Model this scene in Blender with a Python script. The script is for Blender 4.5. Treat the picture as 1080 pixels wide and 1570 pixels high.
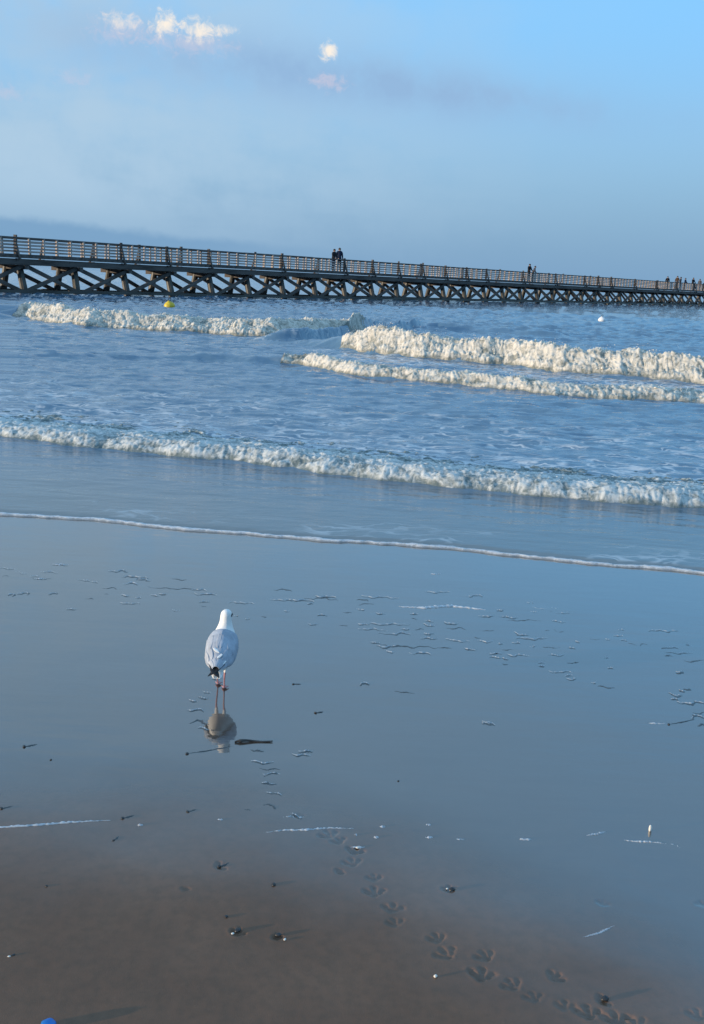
import bpy, bmesh, math, random
import numpy as np
from mathutils import Vector, Matrix

R = math.radians
random.seed(7)
for o in list(bpy.data.objects):
    bpy.data.objects.remove(o)
sc = bpy.context.scene

# ------------------------------------------------------------------ camera
EYE = 1.70
PITCH, ROLL, FPX = 13.48, 2.65, 1500.0
cd = bpy.data.cameras.new('camera')
cam = bpy.data.objects.new('camera', cd)
sc.collection.objects.link(cam)
cam.location = (0, 0, EYE)
CR = Matrix.Rotation(R(90 - PITCH), 3, 'X') @ Matrix.Rotation(R(ROLL), 3, 'Z')
cam.rotation_euler = CR.to_euler()
cd.sensor_fit = 'HORIZONTAL'
cd.sensor_width = 36
cd.lens = 36 * FPX / 1080
cd.clip_start = 0.05
cd.clip_end = 30000
sc.camera = cam

def ray(px, py):
    return (CR @ Vector(((px - 540) / FPX, -(py - 785) / FPX, -1))).normalized()

# ------------------------------------------------------------------ light
SUN_AZ, SUN_EL = -110.0, 4.5         # degrees clockwise from +Y, above the horizon
EXPOSURE = 0.80
SKY_STRENGTH = 0.15
SUN_STRENGTH = 2.8
sd = Vector((math.sin(R(SUN_AZ)) * math.cos(R(SUN_EL)), math.cos(R(SUN_AZ)) * math.cos(R(SUN_EL)), math.sin(R(SUN_EL))))
sl = bpy.data.lights.new('sun', 'SUN')
sun = bpy.data.objects.new('sun', sl)
sc.collection.objects.link(sun)
sun.rotation_euler = sd.to_track_quat('Z', 'Y').to_euler()
sun.location = sd * 50
sl.energy = SUN_STRENGTH
sl.angle = R(0.6)
sl.color = (1.0, 0.80, 0.58)
sc.view_settings.view_transform = 'Standard'
sc.view_settings.look = 'None'
sc.view_settings.gamma = 1
sc.view_settings.use_curve_mapping = False
sc.view_settings.exposure = EXPOSURE

# ------------------------------------------------------------------ node helper
class NT:
    def __init__(s, nt):
        s.nt = nt; s.n = nt.nodes; s.l = nt.links
    def node(s, t, **kw):
        n = s.n.new(t)
        for k, v in kw.items(): setattr(n, k, v)
        return n
    def put(s, sock, v):
        if isinstance(v, bpy.types.NodeSocket): s.l.new(v, sock)
        elif v is not None:
            if hasattr(sock.default_value, '__len__') and not hasattr(v, '__len__'):
                v = (v,) * len(sock.default_value)
            if hasattr(v, '__len__') and len(sock.default_value) == 4 and len(v) == 3: v = (*v, 1)
            sock.default_value = v
    def m(s, op, a, b=None, c=None, clamp=False):
        n = s.node('ShaderNodeMath', operation=op, use_clamp=clamp)
        s.put(n.inputs[0], a)
        if b is not None: s.put(n.inputs[1], b)
        if c is not None: s.put(n.inputs[2], c)
        return n.outputs[0]
    def mix(s, f, a, b):
        n = s.node('ShaderNodeMix', data_type='RGBA', clamp_factor=True)
        s.put(n.inputs[0], f); s.put(n.inputs[6], a); s.put(n.inputs[7], b)
        return n.outputs[2]
    def ramp(s, v, lo, hi, a=0.0, b=1.0, smooth=True):
        n = s.node('ShaderNodeMapRange', interpolation_type='SMOOTHSTEP' if smooth else 'LINEAR')
        s.put(n.inputs[0], v); s.put(n.inputs[1], lo); s.put(n.inputs[2], hi); s.put(n.inputs[3], a); s.put(n.inputs[4], b)
        return n.outputs[0]
    def noise(s, vec, scale, detail=3, rough=0.5, dist=0.0):
        n = s.node('ShaderNodeTexNoise')
        s.put(n.inputs['Vector'], vec); n.inputs['Scale'].default_value = scale
        n.inputs['Detail'].default_value = detail; n.inputs['Roughness'].default_value = rough
        n.inputs['Distortion'].default_value = dist
        return n.outputs[0]
    def scaled(s, vec, sx, sy, sz, rz=0.0):
        n = s.node('ShaderNodeMapping'); s.put(n.inputs[0], vec)
        n.inputs[3].default_value = (sx, sy, sz); n.inputs[2].default_value = (0, 0, rz)
        return n.outputs[0]

# ------------------------------------------------------------------ sky
w = bpy.data.worlds.new('World'); sc.world = w; w.use_nodes = True
w.node_tree.nodes.clear()
S = NT(w.node_tree)
sky = S.node('ShaderNodeTexSky', sky_type='NISHITA')
sky.sun_disc = False
sky.sun_elevation = R(SUN_EL); sky.sun_rotation = R(SUN_AZ)
sky.altitude = 0; sky.air_density = 1.0; sky.dust_density = 0.6; sky.ozone_density = 2.5
tc = S.node('ShaderNodeTexCoord').outputs['Generated']
sx = S.node('ShaderNodeSeparateXYZ'); S.put(sx.inputs[0], tc)
azn = S.m('MULTIPLY', S.m('ARCTAN2', sx.outputs[0], sx.outputs[1]), 180 / math.pi)
eln = S.m('MULTIPLY', S.m('ARCSINE', sx.outputs[2]), 180 / math.pi)
cv = S.node('ShaderNodeCombineXYZ'); S.put(cv.inputs[0], azn); S.put(cv.inputs[1], eln)
AE = cv.outputs[0]
def azel(px, py):
    d = ray(px, py); return math.degrees(math.atan2(d.x, d.y)), math.degrees(math.asin(d.z))
soft = S.noise(S.scaled(AE, 0.045, 0.16, 1, R(4)), 1.0, 4, 0.55, 0.4)
wob = S.noise(AE, 1.7, 6, 0.66, 0.5)
wob2 = S.noise(AE, 0.28, 4, 0.6)
def blob(px, py, wx, wy, tilt=0.0):      # soft elliptical region of the sky, 1 in the middle
    a, e = azel(px, py)
    wx *= 0.0382; wy *= 0.0382
    dx = S.m('SUBTRACT', azn, a); dy = S.m('SUBTRACT', eln, e)
    if tilt: dy = S.m('ADD', dy, S.m('MULTIPLY', dx, tilt))
    q = S.m('ADD', S.m('POWER', S.m('DIVIDE', dx, wx), 2), S.m('POWER', S.m('DIVIDE', dy, wy), 2))
    return S.m('EXPONENT', S.m('MULTIPLY', q, -1))
col = sky.outputs[0]
SK = 1 / SKY_STRENGTH
def rad(r, g, b): return (r * SK, g * SK, b * SK)
# clear bright blue of the upper sky
col = S.mix(S.ramp(eln, 0.0, 14.0, .25, 0.85), col, S.mix(S.ramp(eln, 10, 55), rad(0.150, 0.375, 0.640), rad(0.135, 0.345, 0.64)))
# pale broken cloud higher up, as the haze in view implies
hi = S.noise(S.scaled(AE, 0.02, 0.05, 1, R(4)), 1.0, 5, .55, .5)
col = S.mix(S.m('MULTIPLY', S.ramp(eln, 14, 26), S.ramp(hi, .30, .75, .20, .62)), col, rad(0.240, 0.340, 0.43))
# thin veil of shaded air and cloud low over the sea
veil = S.ramp(eln, 17.0, 0.5, 0.0, 0.92)
col = S.mix(veil, col, S.mix(S.ramp(eln, 0, 10), rad(0.114, 0.214, 0.338), rad(0.185, 0.308, 0.445)))
lv = S.m('MULTIPLY', S.ramp(azn, 18.0, -18.0), S.ramp(S.m('ADD', soft, S.m('MULTIPLY', S.m('SUBTRACT', wob2, .5), .5)), 0.15, 0.62))
lv = S.m('MULTIPLY', lv, S.ramp(eln, 40, 14))
col = S.mix(S.m('MULTIPLY', lv, S.ramp(eln, 1.0, 5, 0.35, 0.92)), col, rad(0.250, 0.350, 0.445))
# long violet streak
stk = blob(330, 95, 330, 46, 0.09)
stk2 = blob(730, 150, 240, 26, 0.10)
stk3 = blob(540, 120, 260, 34, 0.08)
sm = S.m('ADD', S.m('MULTIPLY', stk, 0.75), S.m('ADD', S.m('MULTIPLY', stk2, 0.8), S.m('MULTIPLY', stk3, 0.6)))
sm = S.m('MULTIPLY', sm, S.ramp(wob2, 0.25, 0.7, 0.35, 1.0))
col = S.mix(S.m('MULTIPLY', sm, 0.8, clamp=True), col, rad(0.172, 0.278, 0.42))
# low dark bank on the left horizon
bank_top = S.m('ADD', S.m('MULTIPLY', azn, -0.055), S.m('ADD', 1.25, S.m('MULTIPLY', S.m('SUBTRACT', wob2, 0.5), 1.2)))
bank = S.m('MULTIPLY', S.ramp(S.m('SUBTRACT', bank_top, eln), -0.25, 0.35), S.ramp(azn, 4, -12))
col = S.mix(S.m('MULTIPLY', bank, 0.85), col, rad(0.108, 0.205, 0.325))
# small sunlit puffs
def puff(px, py, wx, wy, amt, c, thr=0.55):
    global col
    b = blob(px, py, wx * 1.15, wy)
    f = S.ramp(S.m('ADD', b, S.m('MULTIPLY', S.m('SUBTRACT', wob, 0.5), 2.7)), thr - .30, thr + .75)
    f = S.m('MULTIPLY', f, S.ramp(b, 0.03, 0.3))
    col = S.mix(S.m('MULTIPLY', f, amt), col, c)
warm = rad(0.56, 0.51, 0.45); pink = rad(0.34, 0.34, 0.42)
puff(290, 62, 66, 20, 0.5, pink)
puff(188, 46, 42, 20, 0.55, pink)
puff(252, 36, 20, 16, 1.0, warm, .5)
puff(304, 45, 28, 14, 0.95, warm, .5)
puff(340, 46, 22, 9, 0.5, warm)
puff(185, 34, 24, 12, 0.6, warm)
puff(503, 79, 10, 12, 1.0, warm, .45)
puff(503, 126, 26, 13, 0.5, rad(0.42, 0.37, 0.42))
puff(118, 120, 26, 14, 0.35, pink)
puff(12, 142, 28, 12, 0.4, pink)
bg = S.node('ShaderNodeBackground'); S.put(bg.inputs[0], col); bg.inputs[1].default_value = SKY_STRENGTH
S.put(S.node('ShaderNodeOutputWorld').inputs[0], bg.outputs[0])

# ------------------------------------------------------------------ helpers
def tag(o, label=None, cat=None, group=None, kind=None):
    if label: o['label'] = label
    if cat: o['category'] = cat
    if group: o['group'] = group
    if kind: o['kind'] = kind
    return o
def link(name, me, parent=None):
    o = bpy.data.objects.new(name, me); sc.collection.objects.link(o)
    if parent: o.parent = parent
    return o
def empty(name, loc=(0, 0, 0), rz=0):
    o = bpy.data.objects.new(name, None); sc.collection.objects.link(o)
    o.location = loc; o.rotation_euler = (0, 0, rz); o.empty_display_size = .1
    return o
def from_arrays(name, V, F, mat, smooth=True, attrs=None, parent=None):
    me = bpy.data.meshes.new(name)
    V = np.asarray(V, dtype=np.float32); F = np.asarray(F, dtype=np.int32)
    k = F.shape[1]
    me.vertices.add(len(V)); me.vertices.foreach_set('co', V.ravel())
    me.loops.add(F.size); me.loops.foreach_set('vertex_index', F.ravel())
    me.polygons.add(len(F)); me.polygons.foreach_set('loop_start', np.arange(0, F.size, k, dtype=np.int32))
    me.update(calc_edges=True)
    if smooth: me.polygons.foreach_set('use_smooth', np.ones(len(F), dtype=bool))
    for an, av in (attrs or {}).items():
        a = me.attributes.new(an, 'FLOAT', 'POINT'); a.data.foreach_set('value', np.asarray(av, dtype=np.float32).ravel())
    if mat: me.materials.append(mat)
    return link(name, me, parent)
def grid_faces(nr, nc, keep=None):
    i = np.arange(nr * nc).reshape(nr, nc)
    F = np.stack([i[:-1, :-1], i[:-1, 1:], i[1:, 1:], i[1:, :-1]], -1).reshape(-1, 4)
    if keep is not None: F = F[keep.reshape(nr * nc)[F].any(1)]
    return F
def compact(V, F, attrs):
    used = np.unique(F); m = np.full(len(V), -1); m[used] = np.arange(len(used))
    return V[used], m[F], {k: np.asarray(a).ravel()[used] for k, a in attrs.items()}

def perlin(x, y, seed=0):
    xi = np.floor(x).astype(np.int64); yi = np.floor(y).astype(np.int64)
    xf = x - xi; yf = y - yi
    def g(ix, iy, dx, dy):
        h = (ix * 374761393 + iy * 668265263 + seed * 974634777) & 0xffffffff
        h = ((h ^ (h >> 13)) * 1274126177) & 0xffffffff
        h = (h ^ (h >> 16)) & 1023
        a = h * (2 * math.pi / 1024)
        return np.cos(a) * dx + np.sin(a) * dy
    u = xf * xf * xf * (xf * (xf * 6 - 15) + 10); v = yf * yf * yf * (yf * (yf * 6 - 15) + 10)
    a = g(xi, yi, xf, yf); b = g(xi + 1, yi, xf - 1, yf)
    c = g(xi, yi + 1, xf, yf - 1); d = g(xi + 1, yi + 1, xf - 1, yf - 1)
    return 1.5 * ((a * (1 - u) + b * u) * (1 - v) + (c * (1 - u) + d * u) * v)
def fbm(x, y, oct=4, seed=0, gain=0.5, billow=False):
    s = 0; a = 1; t = 0
    for k in range(oct):
        n = perlin(x * 2 ** k + 17.3 * k, y * 2 ** k - 9.1 * k, seed + k)
        s = s + a * (np.abs(n) * 2 - .5 if billow else n); t += a; a *= gain
    return s / t
def sstep(x, a, b):
    t = np.clip((x - a) / (b - a), 0, 1); return t * t * (3 - 2 * t)

# shore frame: u runs along the water's edge (to the right), v seaward
SEA = -0.085
def hit(px, py, z):
    d = ray(px, py); t = (z - EYE) / d.z
    return Vector((d.x * t, d.y * t, z))
A0, A1 = hit(0, 788, SEA), hit(1080, 880, SEA)
eu = (A1 - A0).normalized(); ev = Vector((-eu.y, eu.x, 0))
V0 = -A0.dot(ev) * -1                    # distance from the camera's foot to the water's edge along v
def to_uv(p): return p.dot(eu), p.dot(ev) - V0
def xy(u, v):
    return u * eu.x + (v + V0) * ev.x, u * eu.y + (v + V0) * ev.y
SLOPE = 0.012
def ground_z(v): return SEA - 0.004 - SLOPE * np.asarray(v)
def hit_ground(px, py):
    d = ray(px, py)
    # z = SEA-.004 - SLOPE*(p.ev - V0)
    t = (SEA - .004 + SLOPE * V0 - EYE) / (d.z + SLOPE * d.dot(ev))
    return Vector((0, 0, EYE)) + d * t
def pathuv(pts, z=SEA):
    q = sorted(to_uv(hit(px, py, z)) for px, py in pts)
    return np.array([a for a, b in q]), np.array([b for a, b in q])

# ------------------------------------------------------------------ materials
MATS = {}
def principled(name, base, rough=0.6, metallic=0.0, spec=0.5, bump=None, noise_amt=0.0, noise_scale=8.0):
    m = bpy.data.materials.new(name); m.use_nodes = True
    N = NT(m.node_tree); N.n.clear()
    b = N.node('ShaderNodeBsdfPrincipled'); o = N.node('ShaderNodeOutputMaterial')
    N.put(o.inputs[0], b.outputs[0])
    oc = N.node('ShaderNodeTexCoord').outputs['Object']
    if noise_amt:
        f = N.ramp(N.noise(oc, noise_scale, 4, .6), .3, .7)
        lo = tuple(c * (1 - noise_amt) for c in base); hi = tuple(min(1, c * (1 + noise_amt)) for c in base)
        N.put(b.inputs['Base Color'], N.mix(f, lo, hi))
    else: N.put(b.inputs['Base Color'], base)
    b.inputs['Roughness'].default_value = rough; b.inputs['Metallic'].default_value = metallic
    b.inputs['Specular IOR Level'].default_value = spec
    if bump:
        bn = N.node('ShaderNodeBump'); bn.inputs['Strength'].default_value = bump[1]; bn.inputs['Distance'].default_value = bump[2]
        N.put(bn.inputs['Height'], N.noise(oc, bump[0], 4, .6)); N.put(b.inputs['Normal'], bn.outputs[0])
    MATS[name] = m
    return m

def sand_material():
    m = bpy.data.materials.new('wet_sand'); m.use_nodes = True
    N = NT(m.node_tree); N.n.clear()
    b = N.node('ShaderNodeBsdfPrincipled'); o = N.node('ShaderNodeOutputMaterial'); N.put(o.inputs[0], b.outputs[0])
    P = N.node('ShaderNodeNewGeometry').outputs['Position']
    wet = N.node('ShaderNodeAttribute', attribute_name='wet').outputs['Fac']
    grain = N.noise(P, 420, 3, .7); mott = N.noise(P, 2.2, 5, .6); mid = N.noise(P, 30, 4, .6)
    c = N.mix(N.ramp(mott, .3, .7), (0.180, 0.099, 0.062), (0.220, 0.123, 0.077))
    c = N.mix(N.ramp(mid, .35, .75, 0, .35), c, (0.10, 0.073, 0.05))
    c = N.mix(N.m('MULTIPLY', N.ramp(grain, .58, .75), N.ramp(wet, 1, 0, 0.05, .45)), c, (0.30, 0.24, 0.17))
    c = N.mix(N.ramp(wet, .3, 1, 0, .75), c, (0.058, 0.052, 0.044))
    N.put(b.inputs['Base Color'], c)
    N.put(b.inputs['Roughness'], N.ramp(wet, 0, 1, .42, .22))
    b.inputs['IOR'].default_value = 1.38; b.inputs['Specular IOR Level'].default_value = 0.2
    cw = N.m('MULTIPLY', wet, 1.0)
    N.put(b.inputs['Coat Weight'], cw); b.inputs['Coat IOR'].default_value = 2.55
    N.put(b.inputs['Coat Roughness'], N.ramp(wet, 0.2, 1, .18, .045))
    # fine relief of the damp sand, and the very faint unevenness of the film
    b1 = N.node('ShaderNodeBump'); b1.inputs['Distance'].default_value = 0.0015
    N.put(b1.inputs['Strength'], N.ramp(wet, 0.1, 1, .55, .03)); N.put(b1.inputs['Height'], N.m('ADD', grain, mid))
    b2 = N.node('ShaderNodeBump'); b2.inputs['Distance'].default_value = 0.004; b2.inputs['Strength'].default_value = 0.22
    N.put(b2.inputs['Height'], N.noise(N.scaled(P, 2.2, 9, 1, R(5)), 1.0, 3, .5)); N.put(b2.inputs['Normal'], b1.outputs[0])
    N.put(b.inputs['Normal'], b2.outputs[0])
    b3 = N.node('ShaderNodeBump'); b3.inputs['Distance'].default_value = 0.004; b3.inputs['Strength'].default_value = 0.42
    N.put(b3.inputs['Height'], N.noise(N.scaled(P, 2.6, 10, 1, R(5)), 1.0, 3, .5))
    N.put(b.inputs['Coat Normal'], b3.outputs[0])
    return m
SAND = sand_material()

def water_material():
    m = bpy.data.materials.new('sea_water'); m.use_nodes = True
    N = NT(m.node_tree); N.n.clear()
    b = N.node('ShaderNodeBsdfPrincipled'); o = N.node('ShaderNodeOutputMaterial')
    P = N.node('ShaderNodeNewGeometry').outputs['Position']
    shal = N.node('ShaderNodeAttribute', attribute_name='shallow').outputs['Fac']
    foam = N.node('ShaderNodeAttribute', attribute_name='lace').outputs['Fac']
    c = N.mix(shal, (0.085, 0.165, 0.245), (0.15, 0.165, 0.165))
    N.put(b.inputs['Base Color'], c)
    b.inputs['IOR'].default_value = 1.70
    N.put(b.inputs['Roughness'], N.m('ADD', .06, 0.0))
    sc_ = N.scaled(P, 2.2, 7.5, 2.2, R(4))
    h = N.m('ADD', N.noise(sc_, 1.6, 4, .55), N.m('MULTIPLY', N.noise(N.scaled(P, 6, 17, 6, R(-6)), 2.0, 3, .5), .35))
    bn = N.node('ShaderNodeBump'); bn.inputs['Distance'].default_value = .03
    N.put(bn.inputs['Strength'], N.ramp(shal, 0, 1, .42, .16)); N.put(bn.inputs['Height'], h)
    N.put(b.inputs['Normal'], bn.outputs[0])
    # lacy leftover foam: thin webs between bubbles
    vo = N.node('ShaderNodeTexVoronoi', feature='DISTANCE_TO_EDGE')
    wp = N.node('ShaderNodeVectorMath', operation='ADD')
    wn = N.node('ShaderNodeTexNoise'); N.put(wn.inputs['Vector'], P); wn.inputs['Scale'].default_value = 3.0; wn.inputs['Detail'].default_value = 3
    ws = N.node('ShaderNodeVectorMath', operation='SCALE'); N.put(ws.inputs[0], wn.outputs['Color']); ws.inputs['Scale'].default_value = .5
    N.put(wp.inputs[0], P); N.put(wp.inputs[1], ws.outputs[0])
    N.put(vo.inputs['Vector'], N.scaled(wp.outputs[0], 1.6, 5.2, 1)); vo.inputs['Scale'].default_value = 1.6
    web = N.ramp(vo.outputs[0], 0.0, 0.16, 1, 0)
    patch = N.ramp(N.m('ADD', N.noise(N.scaled(P, .8, 2.2, 1), 1.4, 4, .6), N.m('MULTIPLY', foam, .45)), .55, .80)
    f = N.m('MULTIPLY', N.m('MULTIPLY', web, patch), N.ramp(foam, 0, .5))
    f2 = N.m('MULTIPLY', N.ramp(N.m('ADD', N.noise(P, 9, 5, .65), N.m('MULTIPLY', foam, .5)), .92, 1.1), N.ramp(foam, 0, .4))
    f = N.m('MAXIMUM', f, f2)
    d = N.node('ShaderNodeBsdfPrincipled'); N.put(d.inputs['Base Color'], (.72, .74, .74)); d.inputs['Roughness'].default_value = .8
    mx = N.node('ShaderNodeMixShader'); N.put(mx.inputs[0], N.m('MULTIPLY', f, .8)); N.put(mx.inputs[1], b.outputs[0]); N.put(mx.inputs[2], d.outputs[0])
    N.put(o.inputs[0], mx.outputs[0])
    return m
WATER = water_material()

def foam_material(name, c0, c1, bump=.6, scale=26):
    m = bpy.data.materials.new(name); m.use_nodes = True
    N = NT(m.node_tree); N.n.clear()
    b = N.node('ShaderNodeBsdfPrincipled'); o = N.node('ShaderNodeOutputMaterial'); N.put(o.inputs[0], b.outputs[0])
    P = N.node('ShaderNodeNewGeometry').outputs['Position']
    th = N.node('ShaderNodeAttribute', attribute_name='thick').outputs['Fac']
    n = N.m('ADD', N.m('MULTIPLY', N.noise(P, scale * .3, 7, .72, .9), .85), N.m('MULTIPLY', th, .28))
    N.put(b.inputs['Base Color'], N.mix(N.ramp(n, .46, .74), c0, c1))  # darker colour paints grey shade patches as well as thin foam
    N.put(b.inputs['Roughness'], N.ramp(n, .4, .75, .3, .85))
    b.inputs['IOR'].default_value = 1.33
    b.inputs['Subsurface Weight'].default_value = 0.55; b.inputs['Subsurface Radius'].default_value = (1, 1, .9); b.inputs['Subsurface Scale'].default_value = .05
    bn = N.node('ShaderNodeBump'); bn.inputs['Distance'].default_value = .02; bn.inputs['Strength'].default_value = bump
    N.put(bn.inputs['Height'], N.noise(P, scale, 5, .7)); N.put(b.inputs['Normal'], bn.outputs[0])
    return m
FOAM_FAR = foam_material('breaker_foam', (.20, .21, .18), (.68, .63, .54), .35, 20)  # sunlit cream and shaded grey are mixed into this foam colour
FOAM_NEAR = foam_material('thin_foam', (.15, .185, .18), (.62, .63, .60), .4, 34)
FOAM_EDGE = foam_material('edge_foam', (.30, .32, .33), (.62, .63, .64), .4, 90)

# ------------------------------------------------------------------ breakers
# toe = where the foam meets the flat water in front; given as points on the water, turned into shore coordinates
class Breaker: pass
def breaker(toe, A, wf, wb, back, thick, fade, seed, off):
    k = Breaker(); k.u, k.v = pathuv(toe)
    k.fu = np.array([to_uv(hit(px, py, SEA))[0] for px, py, a in fade]); k.fa = np.array([a for *_, a in fade])
    i = np.argsort(k.fu); k.fu = k.fu[i]; k.fa = k.fa[i]
    k.A, k.wf, k.wb, k.back, k.thick, k.seed, k.off = A, wf, wb, back, thick, seed, off
    k.wob = (0.30 * off + .05)
    return k
def toe_v(k, u):
    s = 1.0 if k.v.mean() > 5 else .5
    return np.interp(u, k.u, k.v) + k.wob * fbm(u * .9 / s, u * 0 + k.seed, 3, k.seed)
B1 = breaker([(-500, 622), (-160, 656), (0, 673), (100, 685), (250, 700), (400, 716), (540, 735), (700, 753), (850, 769), (1000, 780), (1080, 783), (1300, 800), (1700, 850)],
             0.095, .16, .60, 1.75, .035, [(-400, 640, .7), (0, 672, .75), (300, 700, .9), (600, 740, 1.0), (1080, 783, 1.0), (1500, 800, .8)], 11, .20)
B2 = breaker([(150, 545), (465, 562), (540, 577), (620, 584), (700, 592), (780, 600), (850, 608), (950, 613), (1080, 619), (1300, 640), (1600, 665)],
             0.17, .22, .8, 1.2, .05, [(200, 545, 0), (320, 550, .3), (400, 553, .7), (480, 562, 1.0), (700, 592, .85), (900, 610, .7), (1080, 619, .75), (1500, 650, .5)], 23, .30)
B3 = breaker([(470, 532), (555, 543), (650, 553), (760, 561), (860, 573), (960, 581), (1080, 591), (1300, 615), (1600, 650)],
             0.43, .42, 1.3, 1.0, .085, [(430, 528, 0), (500, 535, .45), (530, 540, .78), (572, 544, 1.25), (590, 547, 1.25), (680, 553, .95), (760, 561, 1.02), (1080, 591, 1.0), (1500, 640, .6)], 37, .62)
B4 = breaker([(-100, 488), (30, 488), (60, 493), (130, 503), (200, 506), (300, 512), (360, 516), (420, 519), (480, 519), (560, 517), (640, 520)],
             0.41, .5, 1.5, 1.3, .09, [(-60, 486, .3), (0, 487, .75), (60, 492, .9), (200, 505, .85), (330, 512, .8), (430, 520, 1.0), (490, 520, .95), (530, 519, .75), (570, 520, .4), (640, 522, 0)], 53, .80)
BR = [B1, B2, B3, B4]
def swell_line(pts, A, wdt): 
    u, v = pathuv(pts); return u, v, A, wdt
# smooth unbroken swells
SW = [swell_line([(380, 522), (460, 524), (530, 518), (600, 508), (680, 500)], .34, .7), swell_line([(600, 508), (660, 505), (790, 512), (900, 520)], .22, 1.6), swell_line([(-60, 545), (100, 548), (330, 552), (460, 556)], .05, .35),
      swell_line([(-200, 470), (-40, 476), (60, 482)], .3, 1.4)]
eu_, ev_ = pathuv([(-900, 740), (-300, 765), (0, 788), (100, 795), (200, 803), (300, 813), (400, 822), (470, 827), (540, 831), (620, 837), (700, 843), (780, 852), (850, 857), (930, 866), (1000, 872), (1080, 880), (1500, 930), (2100, 1010)])
def edge_v(u):
    return np.interp(u, eu_, ev_) + .10 * fbm(u * 1.0, u * 0 + 3.3, 5, 5, .55)

def surface(u, v, fine=True):
    """water height above SEA"""
    rel = v - edge_v(u)
    a = np.interp(v, [0, .4, 1.2, 2.2, 3.2, 6, 14, 25, 45, 120, 400], [.0006, .0035, .010, .017, .036, .052, .072, .11, .16, .19, .22])
    n = 0
    n = n + .55 * fbm(u * .35, v * .95, 3, 71) * sstep(v, 3, 20)
    n = n + .60 * fbm(u * .9 + .4 * v, v * 2.4, 4, 81)
    n = n + .42 * fbm(u * 2.2 - .5 * v, v * 6.0, 3, 91) * np.exp(-v / 22)
    n = n + .35 * (.4 - np.abs(fbm(u * .7 + 9, v * 2.1, 3, 101)) * 2.2) * sstep(v, 2, 5)
    h = a * n * 1.5
    h = h + .10 * sstep(v, 30, 60) * np.sin(v * .55 + 1.5 * fbm(u * .05, v * .05, 2, 3)) * .5
    for k in BR:
        vc = toe_v(k, u) + k.off
        x = v - vc
        A = k.A * np.interp(u, k.fu, k.fa) * (1 + .38 * fbm(u * .9, u * 0, 3, k.seed + 5))
        pf = np.where(x < 0, np.exp(-np.abs(x / k.wf) ** 2.2), np.exp(-(x / k.wb) ** 2))
        A = A * (1 + .13 * fbm(u * 4.5, v * 1.5, 3, k.seed + 8) * (pf > .05))
        h = h + A * pf - .14 * A * np.exp(-((x - 2.6 * k.wb) / (1.5 * k.wb)) ** 2)
    for (su, sv, sA, sw_) in SW:
        c = np.interp(u, su, sv) + .15 * fbm(u, u * 0, 2, 9)
        e = sstep(u, su[0], su[0] + .25 * (su[-1] - su[0])) * sstep(-u, -su[-1], -su[-1] + .25 * (su[-1] - su[0]))
        x = v - c
        h = h + sA * e * np.where(x < 0, np.exp(-(x / (sw_ * .5)) ** 2), np.exp(-(x / sw_) ** 2))
    lift = .004 + .010 * sstep(rel, 0, .12)          # the thin leading edge of the swash
    return h * sstep(rel, -.02, .5) + (SEA + lift)

# --- sea mesh (a fan that gets coarser with distance)
def fan_cols(dense, nd, far, nfar):
    g = np.geomspace(1, far / dense, nfar + 1)[1:] * dense
    return np.concatenate([-g[::-1], np.linspace(-dense, dense, nd), g])
cols = fan_cols(.52, 760, 30, 60)
rows = [0.0]
while rows[-1] < 60: rows.append(rows[-1] + .0036 * (rows[-1] + V0) * (1 if rows[-1] < 40 else 1.6))
while rows[-1] < 9000: rows.append(rows[-1] + .028 * (rows[-1] + V0))
rows = np.array(rows)
a_, r_ = np.meshgrid(cols, rows)
U = a_ * (r_ + V0)
Vv = r_ + edge_v(U) * np.exp(-r_ / 2.5)
Z = np.zeros_like(U)
near = rows < 500
Z[near] = surface(U[near], Vv[near]); Z[~near] = SEA
wide = np.abs(a_) > 3
Z = np.where(wide, np.maximum(SEA + .002, np.minimum(Z, SEA + .3)), Z)
X, Y = xy(U, Vv)
Vs = np.stack([X, Y, Z], -1).reshape(-1, 3)
shallow = 1 - sstep(Vv, .3, 3.4)
tv1 = toe_v(B1, U); tv3 = toe_v(B3, U); tv2 = toe_v(B2, U); tv4 = toe_v(B4, U)
lace = np.exp(-((Vv - tv1 - 1.0) / .75) ** 2) * .8 + .25 * np.exp(-((Vv - tv1 - 3.2) / 2) ** 2)
on3 = np.interp(U, B3.fu, B3.fa); on2 = np.interp(U, B2.fu, B2.fa); on4 = np.interp(U, B4.fu, B4.fa)
lace = lace + .15 * sstep(Vv, 2.5, 4) * (1 - sstep(Vv, 6, 24))
rel0 = Vv - edge_v(U)
lace = lace + .32 * sstep(rel0, .03, .12) * (1 - sstep(rel0, .2, .9)) * sstep(fbm(U * .7, Vv * .7, 2, 19), -.2, .3)
lace = lace + .55 * on3 * np.exp(-((Vv - tv3 + .9) / .9) ** 2) + .35 * on2 * np.exp(-((Vv - tv2 - 1.8) / 1.0) ** 2) + .4 * on4 * np.exp(-((Vv - tv4 + .8) / 1.2) ** 2)
sea = from_arrays('sea', Vs, grid_faces(len(rows), len(cols)), WATER, True, {'shallow': shallow, 'lace': lace})
tag(sea, 'blue rippled sea water running up the wet sand in thin sheets', kind='structure')

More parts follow.
